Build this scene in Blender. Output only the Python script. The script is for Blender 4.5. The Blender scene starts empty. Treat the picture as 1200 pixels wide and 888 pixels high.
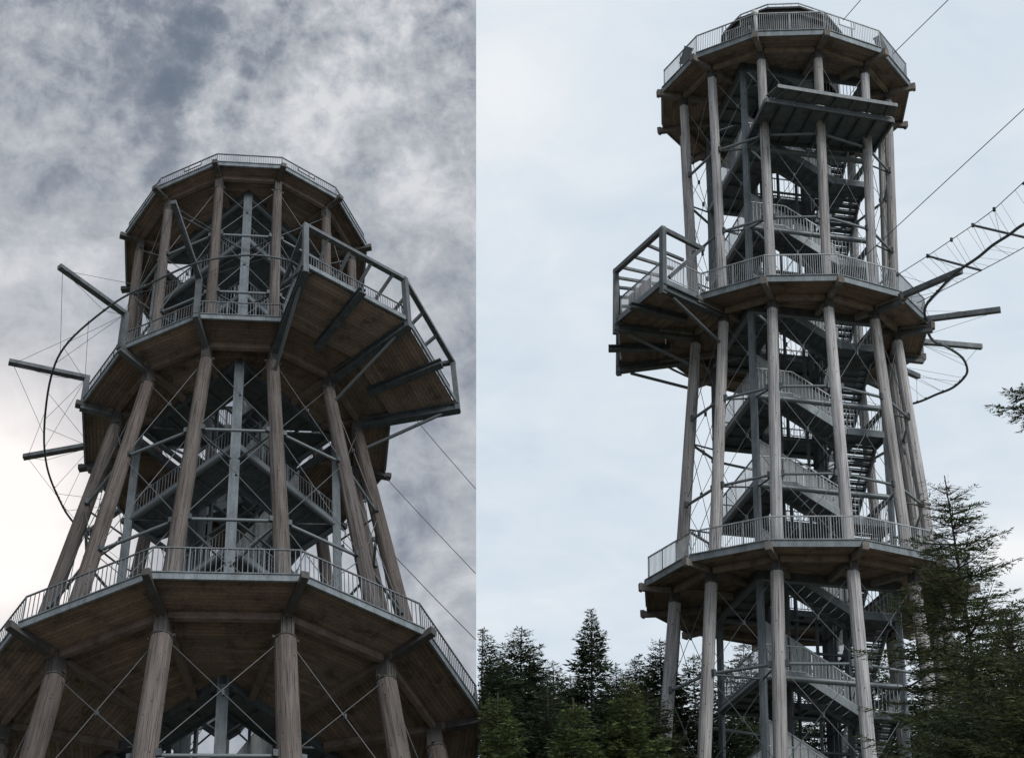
import bpy, math, random
import numpy as np
from mathutils import Matrix, Vector

# ------------------------------------------------------------------ camera, sky, sun
scn = bpy.context.scene
col = scn.collection
PITCH = 0.441
EYE = 1.6
S = 0.7                                   # metres per tower unit
cam = bpy.data.objects.new('camera', bpy.data.cameras.new('camera'))
col.objects.link(cam)
cam.location = (0, 0, EYE)
cam.rotation_euler = (math.pi / 2 + PITCH, 0, 0)
cam.data.sensor_width = 36.0
cam.data.lens = 60.0
cam.data.clip_start = 0.1
cam.data.clip_end = 6000
scn.camera = cam
scn.view_settings.view_transform = 'Standard'
scn.view_settings.look = 'None'
scn.view_settings.exposure = 0.0
scn.view_settings.gamma = 1.0

SUN_EL, SUN_AZ = math.radians(40), math.radians(142)     # azimuth clockwise from +Y (away from the camera)
sun = bpy.data.objects.new('sun', bpy.data.lights.new('sun', 'SUN'))
col.objects.link(sun)
sun.data.energy = 1.5
sun.data.angle = math.radians(18)
sun.data.color = (1.0, 0.97, 0.93)
sd = Vector((math.sin(SUN_AZ) * math.cos(SUN_EL), math.cos(SUN_AZ) * math.cos(SUN_EL), math.sin(SUN_EL)))
sun.rotation_euler = sd.to_track_quat('Z', 'Y').to_euler()

CP, SP = math.cos(PITCH), math.sin(PITCH)
def pixdir(x, y):
    dx, dy = (x - 600) / 2000.0, -(y - 444) / 2000.0
    return Vector((dx, CP - dy * SP, SP + dy * CP)).normalized()
def at(x, y, Y):
    """point on the line of sight of photo position (x, y) at ground distance Y"""
    d = pixdir(x, y)
    return Vector((0, 0, EYE)) + d * (Y / d.y)

def build_world():
    w = bpy.data.worlds.new('World'); scn.world = w; w.use_nodes = True
    nt = w.node_tree; N = nt.nodes; L = nt.links
    for n in list(N): N.remove(n)
    out = N.new('ShaderNodeOutputWorld')
    tc = N.new('ShaderNodeTexCoord')
    def vmath(op, a, b=None):
        n = N.new('ShaderNodeVectorMath'); n.operation = op
        L.new(a, n.inputs[0])
        if b is not None:
            if isinstance(b, (tuple, list, Vector)): n.inputs[1].default_value = tuple(b)
            else: L.new(b, n.inputs[1])
        return n
    def m(op, a, b=None, c=None, clamp=False):
        n = N.new('ShaderNodeMath'); n.operation = op; n.use_clamp = clamp
        for i, v in enumerate((a, b, c)):
            if v is None: continue
            if isinstance(v, (int, float)): n.inputs[i].default_value = v
            else: L.new(v, n.inputs[i])
        return n.outputs[0]
    def ramp(fac, stops, interp='LINEAR'):
        n = N.new('ShaderNodeValToRGB'); n.color_ramp.interpolation = interp
        e = n.color_ramp.elements
        while len(e) < len(stops): e.new(0.5)
        for k, (p_, c) in enumerate(stops):
            e[k].position = p_; e[k].color = (*c, 1)
        L.new(fac, n.inputs[0]); return n.outputs[0]
    def mixc(fac, a, b, mode='MIX'):
        n = N.new('ShaderNodeMix'); n.data_type = 'RGBA'; n.blend_type = mode
        if isinstance(fac, (int, float)): n.inputs[0].default_value = fac
        else: L.new(fac, n.inputs[0])
        for s, v in ((6, a), (7, b)):
            if isinstance(v, tuple): n.inputs[s].default_value = (*v, 1)
            else: L.new(v, n.inputs[s])
        return n.outputs[2]
    def noise(vec, scale, detail, rough, dist=0.0):
        n = N.new('ShaderNodeTexNoise'); n.inputs['Scale'].default_value = scale
        n.inputs['Detail'].default_value = detail; n.inputs['Roughness'].default_value = rough
        n.inputs['Distortion'].default_value = dist
        L.new(vec, n.inputs['Vector']); return n.outputs['Fac']
    D = vmath('NORMALIZE', tc.outputs['Generated']).outputs[0]
    def lobe(x, y, width):           # soft round patch of sky in a fixed compass direction
        c = vmath('DOT_PRODUCT', D, pixdir(x, y)).outputs['Value']
        a = m('ARCCOSINE', m('MINIMUM', c, 0.999999))
        return m('EXPONENT', m('MULTIPLY', m('POWER', m('DIVIDE', a, math.radians(width)), 2.0), -1.0))
    # cloud deck coordinates: direction projected on a plane overhead
    sep = N.new('ShaderNodeSeparateXYZ'); L.new(D, sep.inputs[0])
    zc = m('MAXIMUM', m('ADD', sep.outputs[2], 0.12), 0.08)
    comb = N.new('ShaderNodeCombineXYZ')
    L.new(m('DIVIDE', sep.outputs[0], zc), comb.inputs[0]); L.new(m('DIVIDE', sep.outputs[1], zc), comb.inputs[1])
    P = comb.outputs[0]
    # ---- western sky: grey broken cloud
    rotm = N.new('ShaderNodeMapping'); rotm.inputs['Rotation'].default_value = (0, 0, math.radians(38))
    rotm.inputs['Scale'].default_value = (1.0, 1.9, 1.0); L.new(P, rotm.inputs[0])
    big = noise(D, 7.5, 5, 0.55, 0.5)
    rip = noise(vmath('MULTIPLY', vmath('ADD', D, (0.31, 0.0, 0.0)).outputs[0], (1.0, 1.0, 1.25)).outputs[0], 24.0, 8, 0.63, 0.35)
    fine = noise(D, 85.0, 6, 0.65, 0.2)
    up = m('MULTIPLY', m('SUBTRACT', sep.outputs[2], 0.43), 4.0, None, True)
    v = m('ADD', m('MULTIPLY', big, 0.55), m('ADD', m('MULTIPLY', rip, 0.47), m('MULTIPLY', m('SUBTRACT', fine, 0.5), m('ADD', 0.08, m('MULTIPLY', up, 0.42)))))
    puff = noise(D, 52.0, 7, 0.6, 0.5)
    right = m('MULTIPLY', m('SUBTRACT', vmath('DOT_PRODUCT', D, (1.0, 0.16, 0.0)).outputs['Value'], -0.02), 12.0, None, True)
    v = m('ADD', v, m('MULTIPLY', m('MULTIPLY', m('SUBTRACT', puff, 0.5), up), m('ADD', 0.06, m('MULTIPLY', right, 0.34))))
    v = m('ADD', m('MULTIPLY', m('SUBTRACT', v, 0.5), 1.25), 0.515)
    # long clear gap and a few smaller ones
    warp = noise(D, 30.0, 6, 0.6, 0.0)
    gap = lobe(246, -15, 1.0)
    for gx, gy, gw in ((238, 25, 1.0), (222, 60, 1.05), (206, 92, 1.1), (196, 125, .95), (190, 160, 1.1), (188, 200, 1.1), (272, 140, .75), (284, 112, .5), (290, 86, .4), (318, 62, .35), (330, 110, .35), (552, 105, .9), (560, 180, 1.0), (556, 230, .9), (372, 70, .5), (470, 95, .7), (430, 40, .7)):
        gap = m('MAXIMUM', gap, m('MULTIPLY', lobe(gx, gy, gw), 1.0 if gx < 300 else .6))
    gap = m('MULTIPLY', m('SUBTRACT', m('ADD', gap, m('MULTIPLY', m('SUBTRACT', warp, 0.5), 1.9)), 0.34), 1.5, None, True)
    gap = m('MULTIPLY', gap, lobe(300, 80, 11))
    v = m('SUBTRACT', v, m('MULTIPLY', gap, m('MINIMUM', m('MULTIPLY', up, 0.40), 0.18)))
    v = m('ADD', v, m('MULTIPLY', lobe(60, 110, 4.2), 0.05))
    v = m('ADD', v, m('MULTIPLY', lobe(350, 90, 2.2), 0.05))
    west = ramp(v, [(0.16, (0.135, 0.17, 0.225)), (0.33, (0.185, 0.22, 0.275)), (0.43, (0.265, 0.295, 0.35)), (0.52, (0.395, 0.425, 0.47)), (0.60, (0.50, 0.52, 0.56)), (0.74, (0.72, 0.73, 0.755))])
    glow = m('MULTIPLY', lobe(-12, 612, 3.9), m('ADD', 0.8, m('MULTIPLY', v, 1.25)))
    west = mixc(m('MINIMUM', glow, 1.0), west, (1.22, 1.13, 1.08))
    glow2 = m('MULTIPLY', lobe(30, 560, 7.0), 0.30)
    west = mixc(glow2, west, (0.80, 0.79, 0.81))
    # ---- eastern sky: pale thin high cloud
    e1 = noise(P, 1.7, 5, 0.5, 0.3)
    e2 = noise(P, 9.0, 6, 0.55, 0.5)
    ve = m('ADD', m('MULTIPLY', e1, 0.60), m('MULTIPLY', e2, 0.40))
    ve = m('ADD', ve, m('MULTIPLY', lobe(590, 110, 3.6), 0.20))
    ve = m('ADD', ve, m('MULTIPLY', lobe(1190, 665, 1.3), 0.36))
    ve = m('SUBTRACT', ve, m('MULTIPLY', lobe(600, 520, 4.0), 0.10))
    east = ramp(ve, [(0.32, (0.64, 0.74, 0.83)), (0.48, (0.72, 0.80, 0.88)), (0.62, (0.81, 0.865, 0.92)), (0.85, (0.96, 0.97, 0.98))])
    # the two skies meet along one upright plane
    nrm = Vector((1.0, 0.021 * CP, 0.021 * SP))
    side = m('GREATER_THAN', vmath('DOT_PRODUCT', D, nrm).outputs['Value'], 0.0)
    clouds = mixc(side, west, east)
    bgc = N.new('ShaderNodeBackground'); L.new(clouds, bgc.inputs[0]); bgc.inputs[1].default_value = 1.0
    sky = N.new('ShaderNodeTexSky'); sky.sky_type = 'NISHITA'; sky.sun_disc = False
    sky.sun_elevation = SUN_EL; sky.sun_rotation = SUN_AZ
    bgs = N.new('ShaderNodeBackground'); L.new(sky.outputs[0], bgs.inputs[0]); bgs.inputs[1].default_value = 0.08
    mx = N.new('ShaderNodeMixShader'); mx.inputs[0].default_value = 0.95
    L.new(bgs.outputs[0], mx.inputs[1]); L.new(bgc.outputs[0], mx.inputs[2]); L.new(mx.outputs[0], out.inputs[0])
build_world()

# ------------------------------------------------------------------ materials
def material(name, base, rough=0.7, metal=0.0, var=None, kind=None, spec=0.4):
    mt = bpy.data.materials.new(name); mt.use_nodes = True
    nt = mt.node_tree; N = nt.nodes; L = nt.links
    b = N['Principled BSDF']
    b.inputs['Roughness'].default_value = rough; b.inputs['Metallic'].default_value = metal
    b.inputs['Specular IOR Level'].default_value = spec
    tc = N.new('ShaderNodeTexCoord')
    def noise(scale, vec, detail=4, rough_=0.6):
        n = N.new('ShaderNodeTexNoise'); n.inputs['Scale'].default_value = scale; n.inputs['Detail'].default_value = detail
        n.inputs['Roughness'].default_value = rough_; L.new(vec, n.inputs['Vector']); return n.outputs['Fac']
    def mapping(sc):
        n = N.new('ShaderNodeMapping'); n.inputs['Scale'].default_value = sc; L.new(tc.outputs['Object'], n.inputs[0]); return n.outputs[0]
    def ramp(fac, stops):
        n = N.new('ShaderNodeValToRGB'); e = n.color_ramp.elements
        while len(e) < len(stops): e.new(0.5)
        for k, (p_, c) in enumerate(stops): e[k].position = p_; e[k].color = (*c, 1)
        L.new(fac, n.inputs[0]); return n.outputs[0]
    def mul(a, b_):
        n = N.new('ShaderNodeMix'); n.data_type = 'RGBA'; n.blend_type = 'MULTIPLY'; n.inputs[0].default_value = 1
        L.new(a, n.inputs[6]); L.new(b_, n.inputs[7]); return n.outputs[2]
    def val(k): return tuple(c * k for c in base)
    geo = N.new('ShaderNodeNewGeometry')
    if kind == 'column':
        oi = N.new('ShaderNodeObjectInfo'); sc_ = N.new('ShaderNodeVectorMath'); sc_.operation = 'SCALE'; sc_.inputs['Scale'].default_value = 60.0
        cb = N.new('ShaderNodeCombineXYZ'); [L.new(oi.outputs['Random'], cb.inputs[k]) for k in range(3)]; L.new(cb.outputs[0], sc_.inputs[0])
        ad = N.new('ShaderNodeVectorMath'); L.new(tc.outputs['Object'], ad.inputs[0]); L.new(sc_.outputs[0], ad.inputs[1])
        def mapping(sc):
            n = N.new('ShaderNodeMapping'); n.inputs['Scale'].default_value = sc; L.new(ad.outputs[0], n.inputs[0]); return n.outputs[0]
    if kind == 'column':           # weathered round timber: long checks, knots, bolt holes
        a = ramp(noise(6, mapping((1.6, 1.6, 0.06)), 6, 0.7), [(0.30, val(0.62)), (0.5, val(1.0)), (0.72, val(1.28))])
        b2 = ramp(noise(30, mapping((1.5, 1.5, 0.018)), 3, 0.6), [(0.37, (0.30, 0.28, 0.27)), (0.43, (0.92, 0.92, 0.92)), (0.6, (1.18, 1.18, 1.18))])
        vo = N.new('ShaderNodeTexVoronoi'); vo.inputs['Scale'].default_value = 4.6; L.new(mapping((1, 1, 0.7)), vo.inputs['Vector'])
        kn = ramp(vo.outputs['Distance'], [(0.09, (0.34, 0.31, 0.29)), (0.13, (1, 1, 1))])
        blot = ramp(noise(1.1, mapping((1, 1, 0.4)), 5), [(0.35, (0.80, 0.78, 0.77)), (0.65, (1.08, 1.06, 1.04))])
        c = mul(mul(a, b2), mul(kn, blot))
        bp = N.new('ShaderNodeBump'); bp.inputs['Strength'].default_value = 0.5; bp.inputs['Distance'].default_value = 0.03
        L.new(noise(20, mapping((1.4, 1.4, 0.05)), 4), bp.inputs['Height']); L.new(bp.outputs[0], b.inputs['Normal'])
    elif kind == 'boards':         # each board its own shade
        a = ramp(geo.outputs['Random Per Island'], [(0.0, val(0.80)), (0.5, val(1.0)), (1.0, val(1.18))])
        st = ramp(noise(1.1, tc.outputs['Object'], 7, 0.7), [(0.34, (0.50, 0.48, 0.47)), (0.46, (0.92, 0.92, 0.92)), (0.70, (1.25, 1.2, 1.14))])
        fn = ramp(noise(14, tc.outputs['Object'], 4), [(0.35, (0.75, 0.74, 0.73)), (0.6, (1.08, 1.08, 1.08))])
        c = mul(mul(a, st), fn)
    elif kind == 'beam':
        st = ramp(noise(2.2, tc.outputs['Object'], 6, 0.7), [(0.33, val(0.6)), (0.5, val(1.0)), (0.7, val(1.3))])
        fn = ramp(noise(24, tc.outputs['Object'], 4), [(0.35, (0.78, 0.77, 0.76)), (0.6, (1.06, 1.06, 1.06))])
        c = mul(st, fn)
    elif kind == 'leaf':
        a = ramp(geo.outputs['Random Per Island'], [(0.0, val(0.45)), (0.45, val(0.9)), (0.85, val(1.35)), (1.0, val(1.9))])
        cl = ramp(noise(0.8, tc.outputs['Object'], 3), [(0.35, (0.7, 0.75, 0.75)), (0.65, (1.15, 1.12, 1.0))])
        c = mul(a, cl)
    elif kind == 'steel':          # galvanised: blotchy zinc, a little grime
        a = ramp(noise(3.0, mapping((1.0, 1.0, 0.3)), 6, 0.75), [(0.3, val(0.55)), (0.5, val(1.0)), (0.70, val(1.35))])
        fn = ramp(noise(30, tc.outputs['Object'], 3), [(0.35, (0.85, 0.85, 0.85)), (0.6, (1.05, 1.05, 1.05))])
        c = mul(a, fn)
    elif kind == 'ground':
        a = ramp(noise(0.35, tc.outputs['Object'], 8, 0.7), [(0.3, val(0.6)), (0.5, val(1.0)), (0.7, (0.20, 0.17, 0.12))])
        fn = ramp(noise(9, tc.outputs['Object'], 6), [(0.3, (0.6, 0.6, 0.6)), (0.65, (1.15, 1.15, 1.15))])
        c = mul(a, fn)
    elif kind == 'banner':
        c = ramp(noise(1.1, tc.outputs['Object'], 3), [(0.38, (0.55, 0.70, 0.75)), (0.5, (0.75, 0.72, 0.74)), (0.6, (0.70, 0.48, 0.52))])
    else:
        c = ramp(noise(5, tc.outputs['Object'], 4), [(0.3, val(0.8)), (0.7, val(1.15))])
    if kind in ('column', 'boards', 'beam'):
        oi2 = N.new('ShaderNodeObjectInfo'); c = mul(c, ramp(oi2.outputs['Random'], [(0.0, (0.82, 0.80, 0.78)), (0.35, (1.0, 0.98, 0.95)), (0.7, (0.98, 1.0, 1.02)), (1.0, (1.16, 1.14, 1.12))]))
    L.new(c, b.inputs['Base Color'])
    if kind == 'leaf':              # needles let some light through
        tr = N.new('ShaderNodeBsdfTranslucent'); L.new(c, tr.inputs[0]); mx = N.new('ShaderNodeMixShader'); mx.inputs[0].default_value = 0.3
        L.new(b.outputs[0], mx.inputs[1]); L.new(tr.outputs[0], mx.inputs[2]); L.new(mx.outputs[0], N['Material Output'].inputs[0])
    return mt
M = dict(
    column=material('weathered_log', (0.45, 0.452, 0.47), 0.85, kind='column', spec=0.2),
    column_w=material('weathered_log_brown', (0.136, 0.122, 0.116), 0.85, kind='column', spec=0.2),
    board=material('soffit_larch', (0.265, 0.207, 0.170), 0.8, kind='boards', spec=0.2),
    beam=material('larch_beam', (0.165, 0.130, 0.110), 0.8, kind='beam', spec=0.2),
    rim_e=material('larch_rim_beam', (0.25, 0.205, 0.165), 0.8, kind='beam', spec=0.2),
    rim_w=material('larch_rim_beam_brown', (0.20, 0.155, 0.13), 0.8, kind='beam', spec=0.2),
    beam_grey=material('weathered_beam', (0.22, 0.20, 0.185), 0.8, kind='beam', spec=0.2),
    steel=material('galvanised_steel', (0.215, 0.245, 0.262), 0.5, 0.35, kind='steel'),
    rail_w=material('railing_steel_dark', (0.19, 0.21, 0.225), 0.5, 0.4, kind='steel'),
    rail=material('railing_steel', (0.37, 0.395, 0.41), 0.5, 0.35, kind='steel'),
    dark=material('dark_steel', (0.10, 0.115, 0.125), 0.55, 0.3, kind='steel'),
    post=material('post_steel', (0.185, 0.215, 0.235), 0.5, 0.3, kind='steel'),
    shoe=material('stained_steel', (0.085, 0.082, 0.08), 0.6, 0.2, kind='steel'),
    frame=material('frame_steel', (0.125, 0.14, 0.15), 0.5, 0.3, kind='steel'),
    cable=material('wire_rope', (0.16, 0.17, 0.18), 0.5, 0.4),
    slab=material('steel_soffit', (0.15, 0.175, 0.192), 0.6, 0.2, kind='steel'),
    sheet=material('light_mesh_sheet', (0.42, 0.445, 0.45), 0.6, 0.05, kind='steel'),
    white=material('white_paint', (0.75, 0.75, 0.74), 0.5),
    slat=material('dark_slat', (0.05, 0.05, 0.052), 0.7, kind='boards'),
    banner=material('printed_banner', (0.7, 0.6, 0.6), 0.7, kind='banner'),
    bark=material('bark', (0.075, 0.064, 0.055), 0.95, kind='beam', spec=0.1),
    spruce=material('spruce_needles', (0.060, 0.082, 0.050), 0.7, kind='leaf', spec=0.25),
    pine=material('pine_needles', (0.084, 0.102, 0.060), 0.7, kind='leaf', spec=0.25),
    larch=material('larch_needles', (0.120, 0.150, 0.060), 0.7, kind='leaf', spec=0.25),
    fir=material('fir_needles', (0.088, 0.106, 0.050), 0.65, kind='leaf', spec=0.3),
    ground=material('forest_floor', (0.19, 0.185, 0.14), 0.95, kind='ground', spec=0.1),
)

# ------------------------------------------------------------------ mesh helpers
class MB:
    def __init__(s): s.v = []; s.f = []
    def box(s, A, B, w, h, up=(0, 0, 1), e=0.0):
        """bar from A to B: w across, h along 'up'; e lengthens both ends"""
        A = Vector(A); B = Vector(B); d = (B - A).normalized(); A = A - d * e; B = B + d * e
        up = Vector(up); x = d.cross(up)
        if x.length < 1e-4: x = d.cross(Vector((1, 0, 0)))
        x.normalize(); y = x.cross(d).normalized()
        n = len(s.v)
        for P in (A, B):
            for i, j in ((-1, -1), (1, -1), (1, 1), (-1, 1)):
                s.v.append(tuple(P + x * (w / 2 * i) + y * (h / 2 * j)))
        s.f += [(n, n + 3, n + 2, n + 1), (n + 4, n + 5, n + 6, n + 7)] + [(n + k, n + (k + 1) % 4, n + 4 + (k + 1) % 4, n + 4 + k) for k in range(4)]
        return s
    def prism(s, poly, d):
        """polygon extruded by vector d"""
        n = len(s.v); k = len(poly); d = Vector(d)
        s.v += [tuple(p) for p in poly] + [tuple(Vector(p) + d) for p in poly]
        s.f += [tuple(range(n + k - 1, n - 1, -1)), tuple(range(n + k, n + 2 * k))]
        s.f += [(n + i, n + (i + 1) % k, n + k + (i + 1) % k, n + k + i) for i in range(k)]
        return s
    def tube(s, pts, r, n=8, cap=True):
        pts = [Vector(p) for p in pts]; rs = r if isinstance(r, (list, tuple)) else [r] * len(pts)
        base = len(s.v); prev = None
        for i, p in enumerate(pts):
            t = (pts[min(i + 1, len(pts) - 1)] - pts[max(i - 1, 0)]).normalized()
            if prev is None:
                x = t.cross(Vector((0, 0, 1)))
                if x.length < 1e-3: x = t.cross(Vector((1, 0, 0)))
            else: x = prev - t * prev.dot(t)
            x.normalize(); prev = x; y = t.cross(x)
            for k in range(n):
                a = 2 * math.pi * k / n
                s.v.append(tuple(p + (x * math.cos(a) + y * math.sin(a)) * rs[i]))
        for i in range(len(pts) - 1):
            for k in range(n):
                a, b = base + i * n + k, base + i * n + (k + 1) % n
                s.f.append((a, b, b + n, a + n))
        if cap:
            s.f.append(tuple(base + k for k in range(n - 1, -1, -1)))
            s.f.append(tuple(base + (len(pts) - 1) * n + k for k in range(n)))
        return s
    def build(s, name, mt, parent=None, kind=None, smooth=False):
        me = bpy.data.meshes.new(name); me.from_pydata(s.v, [], s.f)
        me.materials.append(mt)
        if smooth: me.polygons.foreach_set('use_smooth', [True] * len(me.polygons))
        return link(name, me, parent, kind)
def link(name, me, parent=None, kind=None):
    o = bpy.data.objects.new(name, me); col.objects.link(o)
    if parent is not None: o.parent = parent
    if kind: o['kind'] = kind
    return o
def thing(o, label, cat, group=None):
    o['label'] = label; o['category'] = cat
    if group: o['group'] = group
    return o
def empty(name, mw=None):
    o = bpy.data.objects.new(name, None); col.objects.link(o); o.empty_display_size = 0.5
    if mw is not None: o.matrix_world = mw
    return o
def unit_tube(n=8):
    me = bpy.data.meshes.new('unit_tube')
    m = MB().tube([(0, 0, 0), (0, 0, 1)], 1.0, n); me.from_pydata(m.v, [], m.f)
    me.polygons.foreach_set('use_smooth', [len(p.vertices) == 4 for p in me.polygons]); return me
TUBES = {}
def rod(name, A, B, r, mt, parent, n=8, kind=None):
    """a straight round bar sharing one mesh per material"""
    key = (mt.name, n)
    if key not in TUBES:
        TUBES[key] = unit_tube(n); TUBES[key].materials.append(mt)
    A = Vector(A); B = Vector(B); d = B - A
    o = link(name, TUBES[key], parent, kind)
    o.matrix_local = Matrix.Translation(A) @ d.to_track_quat('Z', 'Y').to_matrix().to_4x4() @ Matrix.Diagonal((r, r, d.length, 1))
    return o

def pol(r, a, z=0.0):
    a = math.radians(a)
    return Vector((r * math.sin(a) * S, -r * math.cos(a) * S, z * S))
V12 = [15 + 30 * k for k in range(12)]
def clip(poly, n, c):
    """keep the part of a 2-D polygon where p.n >= c"""
    out = []
    for i in range(len(poly)):
        a, b = poly[i], poly[(i + 1) % len(poly)]
        da, db = a[0] * n[0] + a[1] * n[1] - c, b[0] * n[0] + b[1] * n[1] - c
        if da >= 0: out.append(a)
        if (da >= 0) != (db >= 0):
            t = da / (da - db); out.append((a[0] + t * (b[0] - a[0]), a[1] + t * (b[1] - a[1])))
    return out

RAILM = ['rail']
def railing(parent, A, B, h, bar=0.14, r=0.012, sheet=False, rails=0, gap=None):
    """posts and handrail are the part, its upright bars the sub-part; A, B at foot level (metres)"""
    A = Vector(A); B = Vector(B); up = Vector((0, 0, 1)); Lh = (B - A).length
    f = MB()
    f.box(A + up * h, B + up * h, 0.05, 0.045, e=0.02)
    f.box(A + up * 0.07, B + up * 0.07, 0.03, 0.03)
    npost = max(1, round(Lh / 1.25))
    for k in range(npost + 1):
        P = A.lerp(B, k / npost); f.box(P - up * 0.05, P + up * h, 0.035, 0.035, up=(B - A))
    for k in range(rails):
        z = h * (k + 1) / (rails + 1); f.box(A + up * z, B + up * z, 0.025, 0.025)
    if gap:
        z = h * 0.62
        P, Q = A.lerp(B, gap[0]), A.lerp(B, gap[1])
        f.box(P + up * z, Q + up * z, 0.04, 0.04); f.box(P + up * z, P + up * h, 0.04, 0.04, up=(B - A)); f.box(Q + up * z, Q + up * h, 0.04, 0.04, up=(B - A))
    ro = f.build('railing', M[RAILM[0]], parent)
    nb = int(Lh / bar); b = MB()
    for k in range(1, nb):
        t = k / nb; P = A.lerp(B, t); top = h
        if gap and gap[0] < t < gap[1]: top = h * 0.62
        b.box(P + up * 0.07, P + up * top, r * 2, r * 2, up=(B - A))
    if nb > 1: b.build('balusters', M[RAILM[0]], ro, 'stuff')
    if sheet:
        s_ = MB(); w = (B - A).cross(up).normalized() * 0.03
        s_.prism([A + up * .1 + w, B + up * .1 + w, B + up * (h - .05) + w, A + up * (h - .05) + w], w * 0.4)
        s_.build('mesh_panel', M['sheet'], ro)
    return ro

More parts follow.
